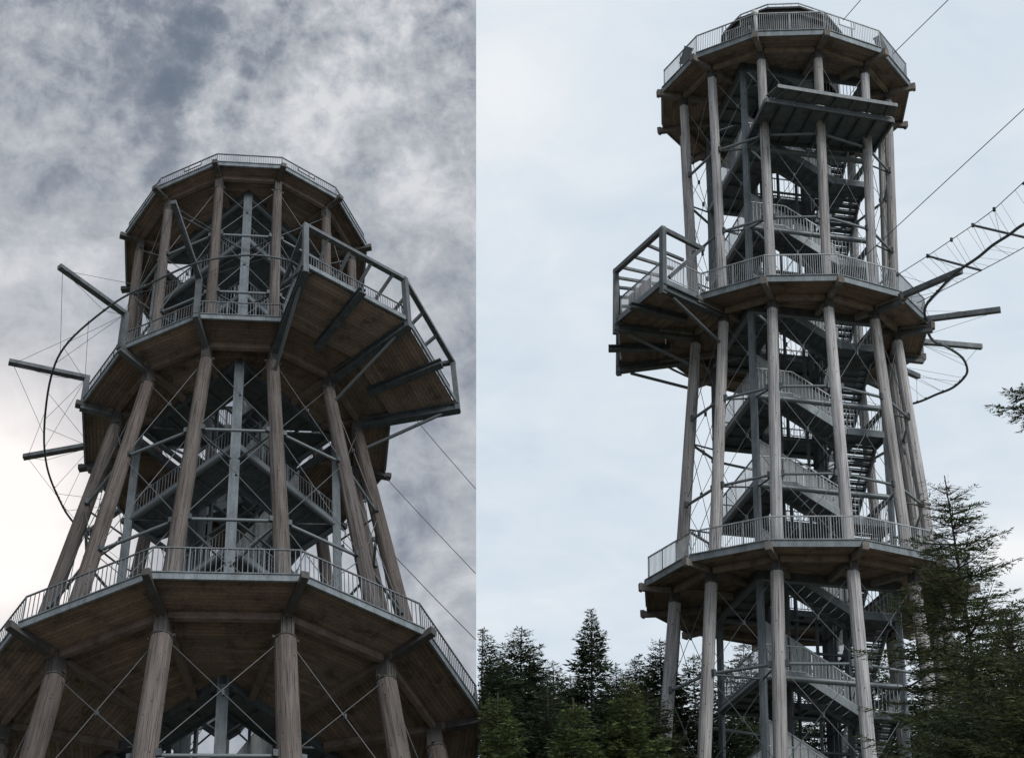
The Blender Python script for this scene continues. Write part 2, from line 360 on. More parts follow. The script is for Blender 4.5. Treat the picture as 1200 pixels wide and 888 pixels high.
# ------------------------------------------------------------------ the tower
def tower(D, mw, label, side):
    T = thing(empty('observation_tower', mw), label, 'observation tower', 'timber observation towers')
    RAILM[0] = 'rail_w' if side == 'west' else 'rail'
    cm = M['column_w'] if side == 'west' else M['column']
    z = D['z']; rng = random.Random(5 if side == 'west' else 9)
    rc = D['rc'] + 0.15
    for k in range(3):
        zt = z[k] - D['dz']; zb = z[k - 1] + 0.2 if k else D['ground']
        COL = {}; LM = {}
        # ---- columns
        for i, a in enumerate(V12):
            A, B = pol(D['colb'][k], a, zb), pol(D['colt'][k], a, zt - D['drop'])
            r0, r1 = D['colr'][k]
            n = 20; d = (B - A).normalized(); Lc = (B - A).length; mb = MB()
            flute = [1 - (0.05 if j % 4 == 0 else 0.0) - rng.random() * 0.035 for j in range(n)]
            for t in (0, .2, .4, .6, .8, 1.0):
                r = (r0 + (r1 - r0) * t) * S
                for j in range(n):
                    an = 2 * math.pi * j / n; rr_ = r * flute[j] * (1 + 0.012 * rng.uniform(-1, 1))
                    mb.v.append((math.cos(an) * rr_, math.sin(an) * rr_, Lc * t))
            for s_ in range(5):
                for j in range(n):
                    p, q = s_ * n + j, s_ * n + (j + 1) % n; mb.f.append((p, q, q + n, p + n))
            mb.f.append(tuple(range(5 * n, 6 * n))); mb.f.append(tuple(range(n - 1, -1, -1)))
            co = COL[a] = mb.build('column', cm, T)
            LM[a] = Matrix.Translation(A) @ d.to_track_quat('Z', 'Y').to_matrix().to_4x4() @ Matrix.Rotation(rng.random() * 6.28, 4, 'Z')
            co.matrix_local = LM[a]
            c = MB(); top = B; e = Vector((math.sin(math.radians(a)), -math.cos(math.radians(a)), 0))
            tt = Vector((e.y, -e.x, 0))
            c.tube([top - d * 0.02, top + d * 0.05], r1 * S * 0.98, 12)
            for s_ in (-1, 0, 1):
                c.box(top + tt * 0.42 * r1 * s_ * S + d * .05, top + tt * 0.42 * r1 * s_ * S + Vector((0, 0, (D['dz'] + D['drop'] - D['bdep'] + .02) * S)), 0.07 * S, (r1 * 1.5) * S, up=e)
            c.tube([top + d * .14 + tt * (r1 + .1) * S, top + d * .14 - tt * (r1 + .1) * S], 0.09 * S, 8)
            for s_ in (-1, 1):
                c.box(top + d * .06 + tt * s_ * (.19 * S) , Vector((top.x, top.y, (z[k] - D['bdep'] + .30) * S)) + tt * s_ * (.19 * S), r1 * 1.5 * S, .05 * S, up=tt)
            c.box(top + d * .06, Vector((top.x, top.y, (z[k] - D['bdep'] - .01) * S)), r1 * 1.2 * S, r1 * 1.3 * S, up=e)
            c.tube([top + d * .02, top + d * .07], r1 * S * 1.05, 14)
            ho_ = c.build('column_head', M['shoe'], co); ho_.matrix_local = LM[a].inverted()
        # ---- deck: beams, boards, fascia, railing
        R = D['R'][k]; zk = z[k]; so = D['so']
        deck = MB()
        # floor plate, ring of twelve pieces with the square stairwell left open
        bd = {}
        for i, a in enumerate(V12):
            a2 = a + 30; am = a + 15
            e = Vector((math.sin(math.radians(am)), -math.cos(math.radians(am)), 0)); t = Vector((-e.y, e.x, 0))
            Rn = R * math.cos(math.radians(15)) * 0.995
            mb = MB(); nb = int(Rn / D['board']); w = Rn / nb
            for half in (0, 1):
                # stairwell side that bounds this half sector
                amh = (am + (7.5 if half else -7.5)) % 360
                q = int(amh // 90) * 90 + 45
                qn = (math.sin(math.radians(q)), -math.cos(math.radians(q))); qc = rc * math.cos(math.radians(45))
                plate = []
                for j in range(-1, nb):
                    n0, n1 = (j * w + 0.008, (j + 1) * w - 0.008) if j >= 0 else (0.3, Rn)
                    if n1 < 3.2: continue
                    tn = math.tan(math.radians(15)); s0 = 0.0; 
                    loc = [(n0, 0.0), (n0, n0 * tn), (n1, n1 * tn), (n1, 0.0)]
                    if half == 0: loc = [(u, -v) for u, v in loc][::-1]
                    poly = [((e.x * u + t.x * v), (e.y * u + t.y * v)) for u, v in loc]
                    poly = clip(poly, qn, qc)
                    if len(poly) < 3: continue
                    if j < 0: deck.prism([(x * S, y * S, (zk + 0.06 + so) * S) for x, y in poly], (0, 0, (0.22 - so * .6) * S))
                    else: mb.prism([(x * S, y * S, (zk + so - 0.02 + rng.uniform(-.008, .008)) * S) for x, y in poly], (0, 0, 0.06 * S))
            bd[a] = mb
        dk = deck.build('deck', M['beam'], T)
        for a, mb in bd.items(): mb.build('soffit_boards', M['board'], dk, 'stuff')
        # trimmer beams round the stairwell
        for q in range(4):
            MB().box(pol(rc + .12, q * 90, zk + so - .22), pol(rc + .12, q * 90 + 90, zk + so - .22), 0.16 * S, 0.5 * S).build('trimmer_beam', M['dark'], dk)
        for i, a in enumerate(V12):
            # radial beam, deeper at the column than at its tip
            rin = rc / (abs(math.sin(math.radians(a))) + abs(math.cos(math.radians(a)))) + 0.2
            tip = R * 1.03; rcol = D['colt'][k]; bw = 0.30
            e = Vector((math.sin(math.radians(a)), -math.cos(math.radians(a)), 0)); t = Vector((-e.y, e.x, 0))
            bd_ = D['bdep']
            prof = [(rin, so - .06), (rin, -bd_), (rcol, -bd_), (R * .94, -bd_ * .92), (tip, -bd_ * .8), (tip + .06, .14), (tip - .1, .14), (R * .985, -.03), (R * .975, so - .06)]
            poly = [(e * u + Vector((0, 0, zk + v)) - t * bw / 2) * S for u, v in prof]
            bm = MB().prism(poly, t * bw * S)
            bo = bm.build('radial_beam', M['beam_grey'] if side == 'east' else M['beam'], T)
            s0_ = rcol + .55 if side == 'west' else tip - .05
            sp_ = [(s0_, -bd_ * 1.02), (tip + .11, -bd_ * .84), (tip + .13, .15), (tip - .08, .15)]
            sp_ += [(R * .98, -.03), (R * .97, so - .065), (s0_, so - .065)] if s0_ < tip - .2 else [(tip - .07, -.065)]
            capm = MB().prism([(e * u_ + Vector((0, 0, zk + v_)) - t * .17) * S for u_, v_ in sp_], t * .34 * S)
            capm.build('beam_shoe', M['shoe'] if side == 'west' else M['beam_grey'], bo)
            # beam between column heads
            A, B = pol(rcol + .05, a, zk + so - .04 - (bd_ + so) * .42), pol(rcol + .05, a + 30, zk + so - .04 - (bd_ + so) * .42)
            d = (B - A).normalized() * 0.2 * S
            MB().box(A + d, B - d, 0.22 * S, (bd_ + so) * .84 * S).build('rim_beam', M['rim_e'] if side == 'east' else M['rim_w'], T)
            # fascia and railing of one side
            A, B = pol(R, a, zk + .17), pol(R, a + 30, zk + .17)
            mid = (a + 15) % 360; open_ = (k == 1 and mid in (30, 60))
            d = (B - A).normalized() * 0.03
            if not open_:
                f = MB().box(A + d, B - d, 0.10 * S, 0.36 * S)
                f.box(A + d + Vector((0, 0, .2 * S)), B - d + Vector((0, 0, .2 * S)), 0.22 * S, 0.05 * S)
                f.build('fascia', M['steel'], T)
                gp = D['gaps'].get((k, mid))
                A, B = pol(R * .985, a, zk + .37), pol(R * .985, a + 30, zk + .37)
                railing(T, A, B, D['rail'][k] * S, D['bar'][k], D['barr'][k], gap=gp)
        # ---- ties and crossed cables between neighbouring columns
        lv = [zt]
        if k: hs = [z[k - 1] + (z[k] - z[k - 1]) * q - .45 for q in (2 / 3, 1 / 3)] + [z[k - 1] + .5]
        else: hs = [z[0] - (z[1] - z[0]) * q - .45 for q in (1 / 3, 2 / 3, 1.0)]
        def cp(a, zz):
            t = (zz - zb) / (zt - zb); return pol(D['colb'][k] + (D['colt'][k] - D['colb'][k]) * t, a, zz)
        for i, a in enumerate(V12):
            hi = zt - 0.1
            for q, zz in enumerate(hs):
                if q < 2 or k == 0: rod('tie_tube', cp(a, zz), cp(a + 30, zz), 0.085 * S, M['steel'], T)
                P0, P1, Q0, Q1 = cp(a, hi), cp(a + 30, zz), cp(a + 30, hi), cp(a, zz)
                ca = rod('brace_cable', P0, P1, D['cab'], M['cable'], T, 6)
                rod('brace_cable', Q0, Q1, D['cab'], M['cable'], T, 6)
                X = (P0 + P1) / 2; e = Vector((math.sin(math.radians(a + 15)), -math.cos(math.radians(a + 15)), 0))
                MB().box(X - e * .05, X + e * .05, 0.09 * S, 0.26 * S).build('clamp', M['dark'], T)
                hi = zz
                if q < 2 or k == 0:
                    C_ = cp(a, zz); e2 = Vector((math.sin(math.radians(a)), -math.cos(math.radians(a)), 0)); t2 = Vector((-e2.y, e2.x, 0)); rr_ = (D['colr'][k][0] + .12) * S
                    MB().box(C_ - t2 * rr_, C_ + t2 * rr_, .16 * S, .34 * S).build('bracket', M['dark'], COL[a]).matrix_local = LM[a].inverted()
        for a in (0, 90, 180, 270):
            for zz in hs[:2]:
                for s_ in (-15, 15):
                    rod('strut', pol(D['rc'], a, zz), cp(a + s_, zz), 0.055 * S, M['frame'], T)
    # ---- viewing balcony over two sides of the middle deck
    zk = z[1]; R = D['R'][1]; RB = D['RB']
    B_ = MB(); 
    bal = MB()
    for a in (15, 45):
        bal.prism([pol(R, a, zk + .08), pol(RB * .985, a, zk + .08), pol(RB * .985, a + 30, zk + .08), pol(R, a + 30, zk + .08)], (0, 0, .2 * S))
    bo = bal.build('balcony', M['beam'], T)
    for a in (15, 45):
        mb = MB(); am = a + 15; e = Vector((math.sin(math.radians(am)), -math.cos(math.radians(am)), 0)); t = Vector((-e.y, e.x, 0))
        n0, n1 = R * math.cos(math.radians(15)), RB * math.cos(math.radians(15)) * .985; tn = math.tan(math.radians(15))
        # boards at right angles to the outer edge's beams
        nb = int((n1 - n0) / D['board']); w = (n1 - n0) / nb
        for j in range(nb):
            u0, u1 = n0 + j * w + .008, n0 + (j + 1) * w - .008; zz = zk - .02 + rng.uniform(-.008, .008)
            for s0, s1 in ((-1, -.02), (.02, 1)):
                mb.prism([(e * u + t * v + Vector((0, 0, zz))) * S for u, v in ((u0, u0 * tn * s0), (u1, u1 * tn * s0), (u1, u1 * tn * s1), (u0, u0 * tn * s1))], (0, 0, .06 * S))
        mb.build('soffit_boards', M['board'], bo, 'stuff')
        A, B = pol(RB, a, zk + .14), pol(RB, a + 30, zk + .14)
        MB().box(A, B, .1 * S, .36 * S).build('fascia', M['steel'], bo)
        railing(bo, pol(RB * .975, a, zk + .34), pol(RB * .975, a + 30, zk + .34), D['rail'][1] * S, D['bar'][1], D['barr'][1], rails=0)
    for a in (15, 75):
        railing(bo, pol(R, a, zk + .34), pol(RB * .975, a, zk + .34), D['rail'][1] * S, D['bar'][1], D['barr'][1])
        MB().box(pol(R, a, zk + .14), pol(RB, a, zk + .14), .1 * S, .36 * S).build('fascia', M['steel'], bo)
    for a in (15, 30, 45, 60, 75):       # I-section outriggers
        f = MB(); main = a in (15, 45, 75)
        rr = RB * (1.0 if main else math.cos(math.radians(15))) + (.12 if main else .55)
        r0 = D['colt'][1] if main else R * .93
        d0 = (.56 if main else .4) if side == 'west' else (.40 if main else .28)
        for zz, ww, hh in ((-.12, .42, .07), (-.12 - d0 / 2, .1, d0), (-.12 - d0, .42, .07)):
            f.box(pol(r0, a, zk + zz), pol(rr, a, zk + zz), ww * S, hh * S)
        f.build('outrigger', M['dark'] if side == 'west' else M['dark'], bo)
    for a in (15, 45, 75):
        e = Vector((math.sin(math.radians(a)), -math.cos(math.radians(a)), 0))
        rod('brace', pol(D['colt'][1] + .35, a, zk - D['brz']), pol(RB * .93, a, zk - .68), .1 * S, M['frame'], bo)
        MB().box(pol(RB + .02, a, zk - .7), pol(RB + .02, a, zk + D['fr']), .3 * S, .3 * S, up=e).build('frame_post', M['frame'], bo)
    for a in (15, 45):
        MB().box(pol(RB + .02, a, zk + D['fr']), pol(RB + .02, a + 30, zk + D['fr']), .28 * S, .28 * S, e=.1).build('frame_beam', M['frame'], bo)
        for q in (.22, .44, .66, .88) if a == 15 else (.12, .38, .66):
            P = pol(RB, a, zk + D['fr'] - .05).lerp(pol(RB, a + 30, zk + D['fr'] - .05), q)
            Q = pol(R * 1.02, a, zk + 1.2).lerp(pol(R * 1.02, a + 30, zk + 1.2), q) if side == 'west' else pol(R * 1.02, a, zk + D['fr'] - .3).lerp(pol(R * 1.02, a + 30, zk + D['fr'] - .3), q)
            Q = P.lerp(Q, D['raf'])
            MB().box(P, Q, .16 * S, .16 * S).build('rafter', M['frame'], bo)
    for a in (15, 75):
        MB().box(pol(RB + .02, a, zk + D['fr']), pol(R * .96, a, zk + D['fr'] * .98), .24 * S, .26 * S).build('frame_beam', M['frame'], bo)
        MB().box(pol(R * .98, a, zk + D['fr'] * .98), pol(R + (RB - R) * .85, a, zk + .5), .2 * S, .2 * S).build('frame_brace', M['frame'], bo)
    # ---- bent arms that carry the rail
    for a, r0, ez, r1, z1 in D['arms']:
        am = MB(); e = Vector((math.sin(math.radians(a)), -math.cos(math.radians(a)), 0))
        am.box(pol(R * .8, a, zk - .3), pol(r0 + .12, a, zk - .3), .3 * S, .34 * S)
        if ez > .3: am.box(pol(r0, a, zk - .12), pol(r0, a, zk + ez - .14), .3 * S, .3 * S, up=e)
        am.box(pol(r0 - .15, a, zk + ez), pol(r1, a, zk + z1), .3 * S, .3 * S)
        am.build('carrier_arm', M['frame'], T)
    # ---- hut on the top deck
    z3 = z[2]; hr = D['hut']; hz = D['hutz']
    hut = MB()
    hut.prism([pol(hr, a, z3 + hz) for a in V12], (0, 0, .35 * S)).prism([pol(hr * 1.05, a, z3 + hz + .36) for a in V12], (0, 0, .14 * S))
    ho = hut.build('hut_roof', M['slat'], T)
    for a in V12:
        sl = MB(); A, B = pol(hr * .93, a, 0), pol(hr * .93, a + 30, 0); n = 9
        for j in range(n):
            P, Q = A.lerp(B, (j + .06) / n), A.lerp(B, (j + .94) / n)
            sl.box(P.lerp(Q, .5) + Vector((0, 0, (z3 + .3) * S)), P.lerp(Q, .5) + Vector((0, 0, (z3 + hz - .01) * S)), (Q - P).length, .05, up=A + B)
        sl.build('wall_slats', M['slat'], ho, 'stuff')
        railing(ho, pol(hr * .98, a, z3 + hz + .5), pol(hr * .98, a + 30, z3 + hz + .5), .28, .3, .006)
    return T

# ------------------------------------------------------------------ the stairs inside it
def staircase(D, mw, label, side):
    T = thing(empty('spiral_staircase', mw), label, 'staircase', 'steel stairs inside the towers')
    RAILM[0] = 'rail_w' if side == 'west' else 'rail'
    rc = D['rc']; w = 2.0; rin = rc - w * 1.414; z = D['z']
    for a in (0, 90, 180, 270):
        e = Vector((math.sin(math.radians(a)), -math.cos(math.radians(a)), 0)); t = Vector((-e.y, e.x, 0))
        g = MB(); A, B = pol(rc, a, D['ground']), pol(rc, a, z[2] - .1)
        g.box(A, B, D['post'] * .8 * S, D['post'] * S, up=t).box(A + e * D['post'] * .41 * S, B + e * D['post'] * .41 * S, .05 * S, D['post'] * .4 * S, up=t)
        g.build('core_post', M['post'], T)
        g = MB(); g.box(pol(rin * .9, a, D['ground']), pol(rin * .9, a, z[2]), .26 * S, .26 * S, up=t)
        g.build('inner_post', M['dark'], T)
        g = MB(); g.box(pol(rin * .64, a + 45, D['ground']), pol(rin * .64, a + 45, z[2]), .14 * S, .14 * S, up=t)
        g.build('inner_post', M['dark'], T)
    levels = []
    p1 = (z[1] - z[0]) / 3; p2 = (z[2] - z[1]) / 3
    off = D['lev']
    levels = [(z[0] + off - p1 * 2, p1), (z[0] + off - p1, p1), (z[0] + off, p1)] + [(z[0] + off + p1 * (q + 1), p1) for q in range(3)] + [(z[1] + off + p2 * (q + 1), p2) for q in range(3)]
    side_len = rc * math.sqrt(2)
    def face(a0):
        A, B = pol(rc, a0), pol(rc, a0 + 90); u = (B - A).normalized(); am = a0 + 45
        n = Vector((math.sin(math.radians(am)), -math.cos(math.radians(am)), 0)); return A, u, -n
    def slab(part, A, u, n, s0, s1, zz, m0, m1):
        """walkway plate between s0 and s1 along a side; m0/m1: mitred ends"""
        W = w * S; a0 = A + u * s0 * S; a1 = A + u * s1 * S
        poly = [a0, a1, a1 + n * W - (u * W if m1 else Vector()), a0 + n * W + (u * W if m0 else Vector())]
        up = Vector((0, 0, 1))
        part.prism([p + up * (zz - .12) * S for p in poly], up * .12 * S)
        part.box(a0 + up * (zz - .16) * S - n * .04, a1 + up * (zz - .16) * S - n * .04, .1 * S, .36 * S)
        part.box(poly[3] + up * (zz - .16) * S, poly[2] + up * (zz - .16) * S, .08 * S, .34 * S)
        return a0 + up * zz * S, a1 + up * zz * S, poly[3] + up * zz * S, poly[2] + up * zz * S
    rh = D['srail'] * S
    for zz, per in levels:
        top = zz > z[2] - 1
        if top: zz = z[2] + .1
        for q in range(4):                      # ring tubes
            rod('ring_tube', pol(rc, q * 90, zz - .3), pol(rc, q * 90 + 90, zz - .3), .17 * S, M['steel'], T, 10)
            for fz in (.33, .66):
                rod('inner_rail', pol(rin * .9, q * 90, zz - per * fz), pol(rin * .9, q * 90 + 90, zz - per * fz), .09 * S, M['dark'], T, 6)
        if True:
            for a0 in (0, 270):
                A, u, n = face(a0); wk = MB()
                e0, e1, i0, i1 = slab(wk, A, u, n, 0.12, side_len - .12, zz, True, True)
                # cross bearers under the plate
                for q in (.2, .4, .6, .8):
                    P = e0.lerp(e1, q) - Vector((0, 0, .2 * S)); wk.box(P, P + n * (w - .3) * S, .1 * S, .14 * S)
                wo = wk.build('walkway', M['slab'], T)
                railing(wo, e0, e1, rh, D['sbar'], .010); railing(wo, i0, i1, rh, D['sbar'] * 1.4, .010)
        d1 = per * .33
        for a0, z0, z1, s0, s1, sheet in ((90, zz, zz - d1, 2.3, 2.3 + d1 / .57, True), (180, zz - d1, zz - per, 1.6, min(1.6 + (per - d1) / .62, side_len - 1.9), False)):
            A, u, n = face(a0); up = Vector((0, 0, 1)); fl = MB()
            ends = []
            for la in ((0.12, s0, z0, True, False), (s1, side_len - .12, z1, False, True)):
                g = MB(); en = slab(g, A, u, n, *la); ends.append((g.build('landing', M['slab'], T), en))
            fo = empty('stair_flight'); fo.parent = T
            P, Q = A + u * s0 * S + up * z0 * S, A + u * s1 * S + up * z1 * S
            W = n * w * S
            for o_ in (Vector(), W):
                MB().box(P + o_ - up * .16 * S, Q + o_ - up * .16 * S, .09 * S, .40 * S, e=.03).build('stringer', M['steel'], fo)
            nt = max(7, round((z0 - z1) / .26)); tm = None
            for j in range(nt):
                c = P.lerp(Q, (j + .6) / nt) + W * .5
                if tm is None:
                    gg = (Q - P).length / nt; rz = (z0 - z1) / nt
                    g = MB().box(W * .48, -W * .48, gg * .98, .05 * S); g.box(W * .48 + up * rz * .36 * S - u * gg * .44, -W * .48 + up * rz * .36 * S - u * gg * .44, .03 * S, rz * (.56 if sheet else .30) * S)
                    to = g.build('tread', M['slab'], fo); tm = to.data
                else: to = link('tread', tm, fo)
                to.location = c - up * .05 * S
            railing(fo, P, Q, rh, D['sbar'], .010);
            if not sheet: railing(fo, P + W, Q + W, rh * 1.15, D['sbar'], .010)
            for lo_, (e0, e1, i0, i1) in ends:
                railing(lo_, e0, e1, rh, D['sbar'], .010)
            if sheet:                       # light perforated sheet along the inner side of the flight
                sl = (z0 - z1) / (s1 - s0); pa, pb = .9, s1 + .6; inn_ = n * (w + .06) * S
                def pt(sx, h_): return A + u * sx * S + inn_ + up * (z0 - (sx - s0) * sl + h_) * S
                ns = 6
                for j in range(ns):
                    x0, x1 = pa + (pb - pa) * j / ns + .02, pa + (pb - pa) * (j + 1) / ns - .02
                    MB().prism([pt(x0, -.1), pt(x1, -.1), pt(x1, 2.5), pt(x0, 2.5)], n * .02).build('mesh_panel', M['sheet'], fo)
                MB().box(pt(pa, 2.54), pt(pb, 2.54), .05, .05).build('handrail', M['rail'], fo)
    # dark lift-shaft cladding on one inner face
    for k in range(3):
        zb, zt = (z[k] - (z[1] - z[0]) * .9 if k == 0 else z[k - 1] + 1.0), z[k] - 1.0
        n = 5
        for j in range(n):
            a_, b_ = pol(rin * .9, 180, 0).lerp(pol(rin * .9, 270, 0), (j + .04) / n), pol(rin * .9, 180, 0).lerp(pol(rin * .9, 270, 0), (j + .96) / n)
            if j in (0, 1, 2): continue
            MB().prism([a_ + Vector((0, 0, zb * S)), b_ + Vector((0, 0, zb * S)), b_ + Vector((0, 0, zt * S)), a_ + Vector((0, 0, zt * S))], (a_ + b_).normalized() * .04).build('shaft_panel', M['dark'], T)
    return T

def frame(x, y, z_, tx, ty, yaw):
    return Matrix.Translation((x * S, y * S, z_ * S + EYE)) @ Matrix.Rotation(tx, 4, 'X') @ Matrix.Rotation(ty, 4, 'Y') @ Matrix.Rotation(yaw, 4, 'Z')
MW = frame(-13.671, 80.319, 17.932, -0.459, -0.093, 0.120)
ME = frame(16.44, 91.872, 29.65, 0.0, 0.031, -0.089 - math.radians(120))
W = dict(z=[0, 23.413, 40.946], R=[12.496, 8.955, 8.0], colt=[10.159, 7.006, 7.004], colb=[10.159 + .108 * 34, 10.023, 6.842], dz=.99, bdep=.26, so=.2, drop=.42,
         colr=[(.58, .50), (.43, .37), (.33, .29)], rc=5.6, rail=[1.75, 1.4, 1.2], bar=[.155, .112, .1], barr=[.011, .009, .008], board=.21, cab=.016,
         ground=-34, gaps={(2, 330): (.42, .72), (2, 30): (.3, .6)}, RB=12.85, fr=3.9, brz=2.6, raf=.75,
         arms=[(-15, 9.3, 3.3, 14.7, 2.9), (-45, 9.15, 3.1, 14.0, 2.55), (-75, 8.95, 2.4, 13.35, 2.2), (-105, 8.65, 1.9, 12.85, 1.85), (-135, 8.6, 1.4, 12.8, 1.4)],
         hut=4.0, hutz=3.5, lev=1.1, post=.52, srail=1.4, sbar=.16)
E = dict(z=[0, 16.143, 32.936], R=[9.164, 7.959, 8.0], colt=[7.533, 6.096, 6.592], colb=[7.533 + .081 * 31, 7.26, 6.064], dz=.73, bdep=.31, so=.09, drop=.10,
         colr=[(.42, .35), (.34, .305), (.30, .28)], rc=5.45, rail=[1.35, 1.4, 1.4], bar=[.095, .085, .085], barr=[.009, .009, .009], board=.19, cab=.013,
         ground=-31.9, gaps={(2, 90): (.45, .75), (2, 150): (.28, .55)}, RB=10.95, fr=3.5, brz=2.2, raf=.95,
         arms=[(165, 8.0, .0, 12.2, .0), (-165, 8.05, .4, 12.1, .4), (-135, 8.05, 1.0, 12.05, 1.1), (-105, 8.1, 1.6, 12.1, 1.7), (-75, 8.1, 2.2, 12.1, 2.2), (-45, 8.1, 2.7, 12.4, 2.6)],
         hut=3.85, hutz=4.6, lev=0.0, post=.34, srail=1.45, sbar=.15)
if True:
    tw = tower(W, MW, 'brown timber observation tower seen steeply from below under the dark cloudy sky', 'west')
    te = tower(E, ME, 'slim grey timber observation tower rising behind firs against the pale sky', 'east')
    staircase(W, MW, 'steel staircase zigzagging inside the brown tower under the dark clouds', 'west')
    staircase(E, ME, 'steel staircase winding up inside the slim grey tower against pale sky', 'east')

# ------------------------------------------------------------------ the suspended rail and its cables
def smooth(pts, n=6):
    P = [Vector(p) for p in pts]; out = []
    for i in range(len(P) - 1):
        p0, p1, p2, p3 = P[max(i - 1, 0)], P[i], P[i + 1], P[min(i + 2, len(P) - 1)]
        for k in range(n):
            t = k / n
            out.append(0.5 * ((2 * p1) + (p2 - p0) * t + (2 * p0 - 5 * p1 + 4 * p2 - p3) * t * t + (3 * p1 - p0 - 3 * p2 + p3) * t ** 3))
    out.append(P[-1]); return out
def rail_loop(mw, pts, arms, D, label, r, rc_):
    T = thing(empty('hanging_rail', mw), label, 'slide rail', 'hanging rails around the towers')
    line = smooth(pts)
    MB().tube(line, r * S, 10).build('rail_tube', M['dark'], T, smooth=True)
    zk = D['z'][1]
    for a, r0, ez, r1, z1 in arms:
        for rr, zz, lo, hi in ((r1 - .25, zk + z1 - .1, -2.2, 2.2), (r0 + .1, zk + ez - .2, -1.6, 1.6)):
            P = pol(rr, a, zz)
            order = sorted(range(len(line)), key=lambda i: (line[i] - pol((r0 + r1) / 2, a, zz)).length)[0]
            for k in (-9, -5, 0, 5, 9) if rr < r1 - 1 else (-7, 0, 7):
                i = order + k
                if 0 <= i < len(line):
                    rod('hanger_cable', P, line[i], rc_, M['cable'], T, 5)
                    c = line[i]; MB().box(c - Vector((0, 0, .05)), c + Vector((0, 0, .09)), .06, .06, up=(1, 0, 0)).build('rail_clamp', M['dark'], T)
    return T, line
wpts = [pol(12.9, -160, 23.7), pol(12.6, -145, 23.9), pol(12.16, -128.6, 24.2), pol(11.87, -118.9, 24.4), pol(11.51, -107.1, 24.6), pol(11.06, -93.2, 24.8), pol(10.94, -74, 25), pol(10.9, -60.8, 25.2), pol(10.6, -42.4, 25.4), pol(10.51, -30.3, 25.6), pol(10.94, -13.4, 25.8), pol(11.19, 1.1, 26), pol(11.14, 12, 26.15), pol(10.82, 16.8, 26.3)]
rail_loop(MW, wpts, W['arms'], W, 'dark curved rail tube hung from bent arms around the brown tower', .062, .009)
def q(a): return a + 120
epts = [pol(10.6, q(-103), 19.0), pol(11.0, q(-130), 18.6), pol(11.6, q(-160), 18.2), pol(12.8, q(-190), 17.8), pol(14.0, q(-207), 17.5), pol(14.35, q(143.7), 17.3), pol(13.96, q(135.2), 17.2), pol(13.76, q(129), 17.1), pol(13.07, q(121.3), 17.0), pol(12.29, q(115.8), 16.9), pol(11.08, q(109), 16.8), pol(9.65, q(102.4), 16.7), pol(8.51, q(96.5), 16.58), pol(7.9, q(86.3), 16.45), pol(7.9, q(75), 16.32), pol(8.1, q(64), 16.2), pol(8.9, q(54.3), 15.96), pol(10.5, q(46.3), 15.7), pol(12.6, q(40.4), 15.5), pol(14.8, q(37.3), 15.2), pol(16.4, q(35.2), 15.0), pol(18.05, q(33.7), 14.7), pol(19.4, q(32.6), 14.5), pol(23, q(31), 13.8), pol(29, q(30), 12.6), pol(48, q(29), 6), pol(72, q(28.5), -8), pol(98, q(28.3), -28)]
Te, line = rail_loop(ME, epts, E['arms'][:5], E, 'dark looping rail tube leaving the slim tower towards upper right', .08, .008)

def loc_plane(mw, x, y, zloc):
    """where the line of sight of photo position (x, y) meets the tower's level zloc"""
    inv = mw.inverted(); o = inv @ Vector((0, 0, EYE)); d = inv.to_3x3() @ pixdir(x, y)
    return o + d * ((zloc * S - o.z) / d.z)
# two carrying cables beside the rail, with spreader bars and hangers
up_pix = [(1052, 322, 17.2), (1087, 300, 16.9), (1115, 281, 16.7), (1140, 264, 16.4), (1165, 245.5, 16.1), (1198, 215, 15.7), (1262, 155, 15.0), (1420, 0, 12)]
lo_pix = [(1075, 355, 15.9), (1123, 331, 15.7), (1150, 317, 15.5), (1183, 299.5, 15.1), (1200, 290, 14.9), (1262, 252, 14.2), (1420, 150, 11)]
U = [loc_plane(ME, *p) for p in up_pix]; Lw = [loc_plane(ME, *p) for p in lo_pix]
MB().tube(U, .016, 6).build('carrying_cable', M['cable'], Te); MB().tube(Lw, .016, 6).build('carrying_cable', M['cable'], Te)
for A, B in ((U[1], Lw[2]), (U[3], loc_plane(ME, 1204, 279, 14.9)), (U[5], loc_plane(ME, 1262, 232, 14.4))):
    rod('spreader_bar', A, B, .05, M['dark'], Te)
for A, pk in ((U[1], (1105, 334)), (U[1], (1118, 322)), (U[2], (1131, 311)), (U[3], (1157, 291)), (U[4], (1181, 274)), (U[4], (1193, 266)), (U[0], (1092, 346))):
    P = min(line, key=lambda p: (p - loc_plane(ME, pk[0], pk[1], 15.2)).length)
    rod('hanger_cable', A, P, .008, M['cable'], Te, 5)
    MB().tube([A - Vector((0, 0, .07)), A + Vector((0, 0, .07))], .06, 6).build('cable_clamp', M['dark'], Te)
for A, pk in ((Lw[1], (1108, 331)), (Lw[2], (1133, 310)), (Lw[3], (1170, 283))):
    P = min(line, key=lambda p: (p - loc_plane(ME, pk[0], pk[1], 15.2)).length)
    rod('hanger_cable', A, P, .008, M['cable'], Te, 5)

for k in range(len(U) - 1):
    for t_ in (.25, .75):
        A = U[k].lerp(U[k + 1], t_); P = min(line, key=lambda p: (p - A - Vector((0, 0, -.5))).length)
        rod('hanger_cable', A, P, .006, M['cable'], Te, 5)
for k in range(1, len(Lw) - 1):
    for t_ in (.3, .7):
        A = Lw[k].lerp(Lw[k + 1], t_); P = min(line, key=lambda p: (p - A).length)
        rod('hanger_cable', A, P, .006, M['cable'], Te, 5)
